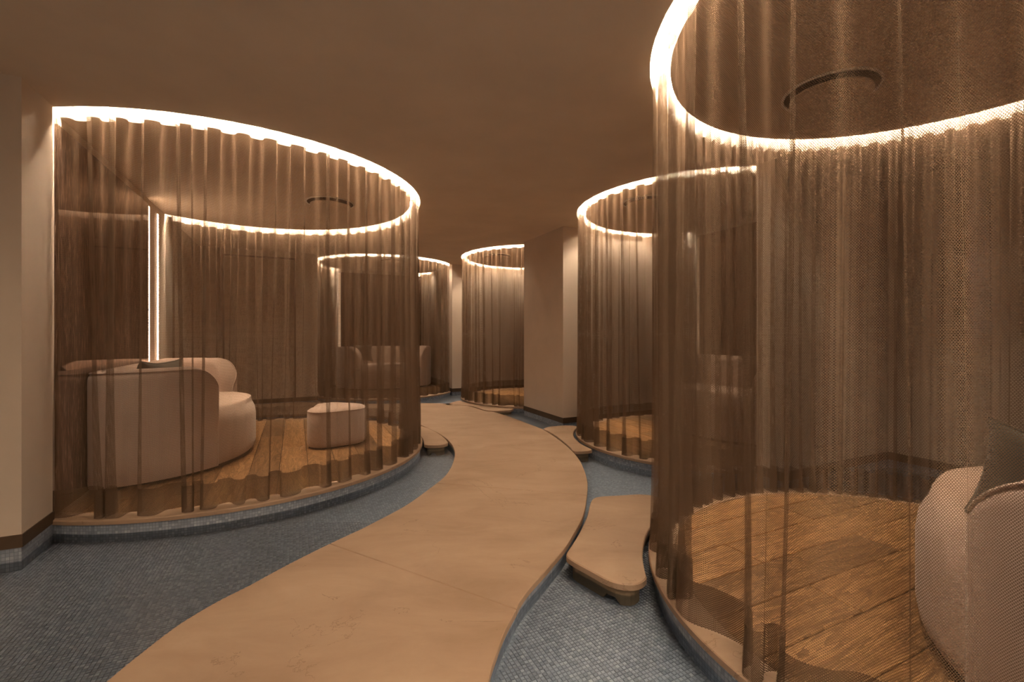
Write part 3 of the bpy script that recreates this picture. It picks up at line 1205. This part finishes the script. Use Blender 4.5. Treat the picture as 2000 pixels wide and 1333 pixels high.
def make_sofa(r=0.965, ang=49, top_z=0.845, rx=0.24, rz=0.30):
    root = empty('sofa')
    seat_prof = [(0.03, 0.028), (0.008, 0.05), (0.0, 0.10), (0.0, 0.34), (0.008, 0.40), (0.03, 0.445), (0.07, 0.472), (0.13, 0.488), (0.25, 0.498), (0.42, 0.503), (0.6, 0.505)]
    v, f = [], []
    n = None
    for d, z in seat_prof:
        o = d_outline(r, d)
        n = len(o)
        v += [(x, y, z) for x, y in o]
    for k in range(len(seat_prof) - 1):
        for i in range(n):
            j = (i + 1) % n
            f.append((k * n + i, k * n + j, (k + 1) * n + j, (k + 1) * n + i))
    f.append(tuple(range((len(seat_prof) - 1) * n, len(seat_prof) * n)))
    f.append(tuple(reversed(range(n))))
    mesh('seat', v, f, root, M_SOFA, True)
    # plinth
    o = d_outline(r, 0.06)
    vv, ff = prism(o, 0.0, 0.035)
    mesh('plinth', vv, ff, root, M_DARK)
    # back and arms: one upholstered shell swept along the outline
    full = d_outline(r, -0.012, 96)
    N_ = len(full)
    ang_end = radians(ang)
    # walk the outline explicitly instead: back middle -> right
    walkr = []
    for p in full:
        if p[0] < -1e-6:
            break
        walkr.append(p)
        if p[1] > 0.12 and atan2(p[1] - 0.02, p[0]) > ang_end:
            break
    rightp = list(reversed(walkr))
    leftp = [(-x, y) for x, y in walkr[1:]]
    line = rightp + leftp
    # resample evenly
    L = [0.0]
    for i in range(1, len(line)):
        L.append(L[-1] + hypot(line[i][0] - line[i - 1][0], line[i][1] - line[i - 1][1]))
    tot = L[-1]
    S = [tot * (0.5 - 0.5 * cos(pi * i / 15)) * 0.09 / 1 for i in range(0, 16)]
    S = [0.09 * tot * (1 - cos(pi / 2 * i / 14)) for i in range(15)]
    midn = 56
    S = S + [0.09 * tot + (0.82 * tot) * i / midn for i in range(1, midn)] + [tot - s_ for s_ in reversed(S)]

    def at(s_):
        s_ = min(max(s_, 0), tot)
        for i in range(1, len(L)):
            if s_ <= L[i] + 1e-9:
                t = (s_ - L[i - 1]) / max(1e-9, L[i] - L[i - 1])
                return (line[i - 1][0] + (line[i][0] - line[i - 1][0]) * t, line[i - 1][1] + (line[i][1] - line[i - 1][1]) * t)
        return line[-1]
    TOP, TH_ = top_z, 0.19
    v, f = [], []
    sect = 20
    pip = []
    for s_ in S:
        p = at(s_)
        q0, q1 = at(s_ - 0.05), at(s_ + 0.05)
        tx, ty = q1[0] - q0[0], q1[1] - q0[1]
        l_ = hypot(tx, ty)
        tx, ty = tx / l_, ty / l_
        nx, ny = ty, -tx           # inward for this walking direction is decided below
        if nx * (0 - p[0]) + ny * (0.42 - p[1]) < 0:
            nx, ny = -nx, -ny
        e = min(s_, tot - s_)
        top = TOP
        if e < rx:
            top = TOP - rz * (1 - sqrt(max(0, 1 - (1 - e / rx) ** 2)))
        # thickness swells to the end, closes at the very end
        tk = TH_
        er = 0.05
        sc = 1.0 if e > er else sqrt(max(0.0004, 1 - (1 - e / er) ** 2))
        mid_ = tk / 2
        rr = 0.07
        z0 = 0.028
        prof = [(0.006, z0), (0, z0 + 0.03), (0, 0.2), (0, 0.4), (0, top - rr)]
        for i in range(1, 6):
            a = pi / 2 * i / 6
            prof.append((rr * (1 - cos(a)), top - rr + rr * sin(a)))
        prof += [(rr, top), (tk - rr, top)]
        for i in range(1, 6):
            a = pi / 2 * i / 6
            prof.append((tk - rr + rr * sin(a), top - rr + rr * cos(a)))
        prof += [(tk, top - rr), (tk, 0.45), (tk, z0)]
        sect = len(prof)
        for d, z in prof:
            dd = mid_ + (d - mid_) * sc
            v.append((p[0] + nx * dd, p[1] + ny * dd, z))
        dd = mid_ + (0.016 - mid_) * sc - 0.004
        pip.append((p[0] + nx * dd, p[1] + ny * dd, top - rr + rr * 0.72))
    for k in range(len(S) - 1):
        for i in range(sect - 1):
            f.append((k * sect + i, k * sect + i + 1, (k + 1) * sect + i + 1, (k + 1) * sect + i))
    f.append(tuple(range(sect)))
    f.append(tuple(reversed(range((len(S) - 1) * sect, len(S) * sect))))
    me = bpy.data.meshes.new('backrest')
    bm = bmesh.new()
    bv = [bm.verts.new(p) for p in v]
    for q in f:
        try:
            bm.faces.new([bv[i] for i in q])
        except ValueError:
            pass
    bmesh.ops.recalc_face_normals(bm, faces=bm.faces[:])
    bm.to_mesh(me)
    bm.free()
    back = link('backrest', me, root, M_SOFA, True)
    # piping: round the arm ends and along the outer top edge
    e0 = [(pip[0][0], pip[0][1], z) for z in (0.30, 0.40, pip[0][2] - 0.06)]
    e1 = [(pip[-1][0], pip[-1][1], z) for z in (pip[-1][2] - 0.06, 0.40, 0.30)]
    vv, ff = tube(e0 + pip[1:-1] + e1, 0.006, 6)
    mesh('piping', vv, ff, back, M_SOFA, True)
    return root


def copy_tree(o, parent=None):
    c = o.copy()
    COL.objects.link(c)
    if parent is not None:
        c.parent = parent
    for ch in list(o.children):
        copy_tree(ch, c)
    return c


SOFA_TXT = {
    'L': 'large half-moon sofa in blush fabric seen from its side in the left booth',
    'M': 'half-moon blush sofa behind two net curtains right of the square column',
    'R': 'nearest half-moon blush sofa, cut off at the lower right corner',
    'P': 'distant half-moon blush sofa against the back wall, facing the camera',
    'Q': 'distant blush sofa, only its arm showing left of the square column',
}
sofa0 = make_sofa()
first = True
for k, B in BOOTHS.items():
    s = sofa0 if first else (make_sofa(0.965, 37, 0.77, 0.42, 0.30) if k == 'R' else copy_tree(sofa0))
    first = False
    s.location = (*local_to_world(B, -0.12 if k == 'P' else 0.0, -B['dw'] + 0.037), PLAT)
    s.rotation_euler = (0, 0, B['rz'])
    tag(s, SOFA_TXT[k], 'sofa', 'half-moon sofas in the booths')


# cushions
def make_pillow(w=0.46, h=0.44, t=0.17, n=22):
    v, f = [], []
    for side in (1, -1):
        for i in range(n + 1):
            for j in range(n + 1):
                a, b = -1 + 2 * i / n, -1 + 2 * j / n
                th = max(0.0, (1 - a ** 4) * (1 - b ** 4)) ** 0.55
                x = 0.5 * w * a * (1 - 0.17 * (1 - b * b) * abs(a) ** 2)
                z = 0.5 * h * b * (1 - 0.17 * (1 - a * a) * abs(b) ** 2)
                wr = 0.006 * noise.noise(Vector((a * 2.3, b * 2.3, side * 3)))
                v.append((x, side * (0.5 * t * th + 0.004 + wr * th), z))
    m = (n + 1) * (n + 1)
    for s_ in (0, 1):
        for i in range(n):
            for j in range(n):
                q = [s_ * m + i * (n + 1) + j, s_ * m + (i + 1) * (n + 1) + j, s_ * m + (i + 1) * (n + 1) + j + 1, s_ * m + i * (n + 1) + j + 1]
                f.append(tuple(q) if s_ == 1 else tuple(reversed(q)))
    rim = [i * (n + 1) for i in range(n + 1)] + [n * (n + 1) + j for j in range(1, n + 1)] + [i * (n + 1) + n for i in range(n - 1, -1, -1)] + [j for j in range(n - 1, 0, -1)]
    for i in range(len(rim)):
        a, b = rim[i], rim[(i + 1) % len(rim)]
        f.append((a, b, m + b, m + a))
    pipe = [v[i] for i in rim]
    pipe = [(x, 0.0, z) for x, y, z in pipe] + [(pipe[0][0], 0.0, pipe[0][2])]
    o = mesh('cushion', v, f, None, M_PILLOW, True)
    vv, ff = tube(pipe, 0.006, 5)
    mesh('cushion_piping', vv, ff, o, M_PILLOW, True)
    return o


# booth, local x, local y (from the wall), yaw, lean, label
CUSH = [
    ('R', 0.53, 0.45, 98, 10, 'nearest dark grey green cushion, upright inside the arm of the cut off sofa'),
    ('L', 0.50, 0.28, 152, 14, 'dark cushion peeping over the arm of the large left sofa'),
    ('M', 0.52, 0.44, 130, 14, 'dark cushion at the far arm of the sofa right of the column'),
    ('M', -0.52, 0.44, 50, 14, 'dark cushion at the near arm of the sofa right of the column'),
    ('P', 0.38, 0.36, 160, 14, 'wide dark cushion at the left arm of the distant back wall sofa'),
    ('P', -0.66, 0.44, 60, 12, 'dark cushion at the right arm of the distant back wall sofa'),
]
cush0 = make_pillow()
for i, (k, lx, ly, yaw, lean, lab) in enumerate(CUSH):
    B = BOOTHS[k]
    o = cush0 if i == 0 else copy_tree(cush0)
    if k == 'R':
        lx = -lx
        yaw = 180 - yaw
    o.location = (*local_to_world(B, lx, -B['dw'] + 0.045 + ly), PLAT + 0.50 + 0.215)
    o.rotation_euler = (radians(lean), 0, B['rz'] + radians(yaw))
    if k == 'R':
        o.rotation_euler.y = radians(-9)
        o.scale = (0.9, 0.9, 0.84)
        o.location.z -= 0.11
    tag(o, lab, 'cushion', 'dark cushions on the sofas')


# pouf: cloud shaped stool
def make_pouf():
    root = empty('pouf')
    n = 96
    def outline(d):
        pts = []
        for i in range(n):
            t = 2 * pi * i / n
            r = 0.262 + 0.030 * cos(3 * t) + 0.012 * cos(2 * t)
            r -= 0.085 * math.exp(-((t - pi) / 0.32) ** 2)
            r *= 1 - d / 0.262
            pts.append((r * cos(t), 1.06 * r * sin(t)))
        return pts
    prof = [(0.02, 0.012), (0.004, 0.03), (0, 0.06), (0, 0.33), (0.006, 0.352), (0.016, 0.366), (0.034, 0.376), (0.07, 0.382), (0.14, 0.385), (0.22, 0.386)]
    def loft(pr, cap0, cap1):
        v, f = [], []
        for d, z in pr:
            v += [(x, y, z) for x, y in outline(d)]
        for k in range(len(pr) - 1):
            for i in range(n):
                j = (i + 1) % n
                f.append((k * n + i, k * n + j, (k + 1) * n + j, (k + 1) * n + i))
        if cap0:
            f.append(tuple(reversed(range(n))))
        if cap1:
            f.append(tuple(range((len(pr) - 1) * n, len(pr) * n)))
        return v, f
    v, f = loft(prof[:5], True, False)
    mesh('body', v, f, root, M_SOFA, True)
    v, f = loft(prof[4:], False, True)
    mesh('seat_pad', v, f, root, M_SOFA, True)
    pts = [(x, y, 0.353) for x, y in outline(0.004)]
    vv, ff = tube(pts + [pts[0]], 0.005, 6)
    mesh('piping', vv, ff, root, M_SOFA, True)
    v, f = prism(outline(0.03), 0.0, 0.015)
    mesh('foot', v, f, root, M_DARK)
    return root


pf_ = make_pouf()
pf_.location = (-1.79, 4.60, PLAT)
pf_.rotation_euler = (0, 0, radians(10))
tag(pf_, 'low cloud shaped blush pouf on the oak floor of the left booth', 'pouf')


# ------------------------------------------------------------------ round ceiling vents
def make_vent():
    root = empty('ceiling_vent')
    n = 64
    def ann(r0, r1, z0, z1):
        v, f = [], []
        for rr, z in ((r1, z1), (r1, z0), (r0, z0), (r0, z1)):
            v += [(rr * cos(2 * pi * i / n), rr * sin(2 * pi * i / n), z) for i in range(n)]
        for k in range(4):
            for i in range(n):
                j = (i + 1) % n
                k2 = (k + 1) % 4
                f.append((k * n + i, k * n + j, k2 * n + j, k2 * n + i))
        return v, f
    v, f = ann(0.222, 0.236, -0.010, 0.0)
    mesh('frame', v, f, root, M_COVE, True)
    v, f = ann(0.02, 0.222, -0.003, -0.001)
    mesh('backing', v, f, root, M_DARK)
    v, f = [], []
    for i in range(n):
        v.append((0.195 * cos(2 * pi * i / n), 0.195 * sin(2 * pi * i / n), -0.036))
    for i in range(n):
        v.append((0.195 * cos(2 * pi * i / n), 0.195 * sin(2 * pi * i / n), -0.028))
    f = [tuple(reversed(range(n))), tuple(range(n, 2 * n))] + [(i, (i + 1) % n, n + (i + 1) % n, n + i) for i in range(n)]
    mesh('disc', v, f, root, M_CEIL)
    v, f = [], []
    for i in range(60):
        t = 2 * pi * i / 60
        c, s_ = cos(t), sin(t)
        k = len(v)
        for (r_, z) in ((0.16, -0.028), (0.222, -0.008), (0.222, -0.003), (0.16, -0.003)):
            for dd in (-0.0012, 0.0012):
                v.append((r_ * c - dd * s_, r_ * s_ + dd * c, z))
        f += [(k, k + 2, k + 4, k + 6), (k + 7, k + 5, k + 3, k + 1), (k, k + 1, k + 3, k + 2)]
    o = mesh('fins', v, f, root, M_BASE)
    o['kind'] = 'stuff'
    return root


VENT_TXT = {
    'L': 'round ceiling vent inside the large left ring of light',
    'M': 'round ceiling vent inside the ring of light right of the square column',
    'R': 'largest round ceiling vent, inside the nearest ring of light at top right',
    'P': 'tiny distant round ceiling vent above the back wall sofa',
    'Q': 'distant round ceiling vent just left of the square column',
}
vent0 = make_vent()
for i, (k, B) in enumerate(BOOTHS.items()):
    o = vent0 if i == 0 else copy_tree(vent0)
    o.location = (*local_to_world(B, 0.0 if k != 'R' else 0.08, 0.765 if k == 'L' else (0.60 if k == 'R' else 0.70)), CEIL)
    tag(o, VENT_TXT[k], 'vent', 'round ceiling vents')
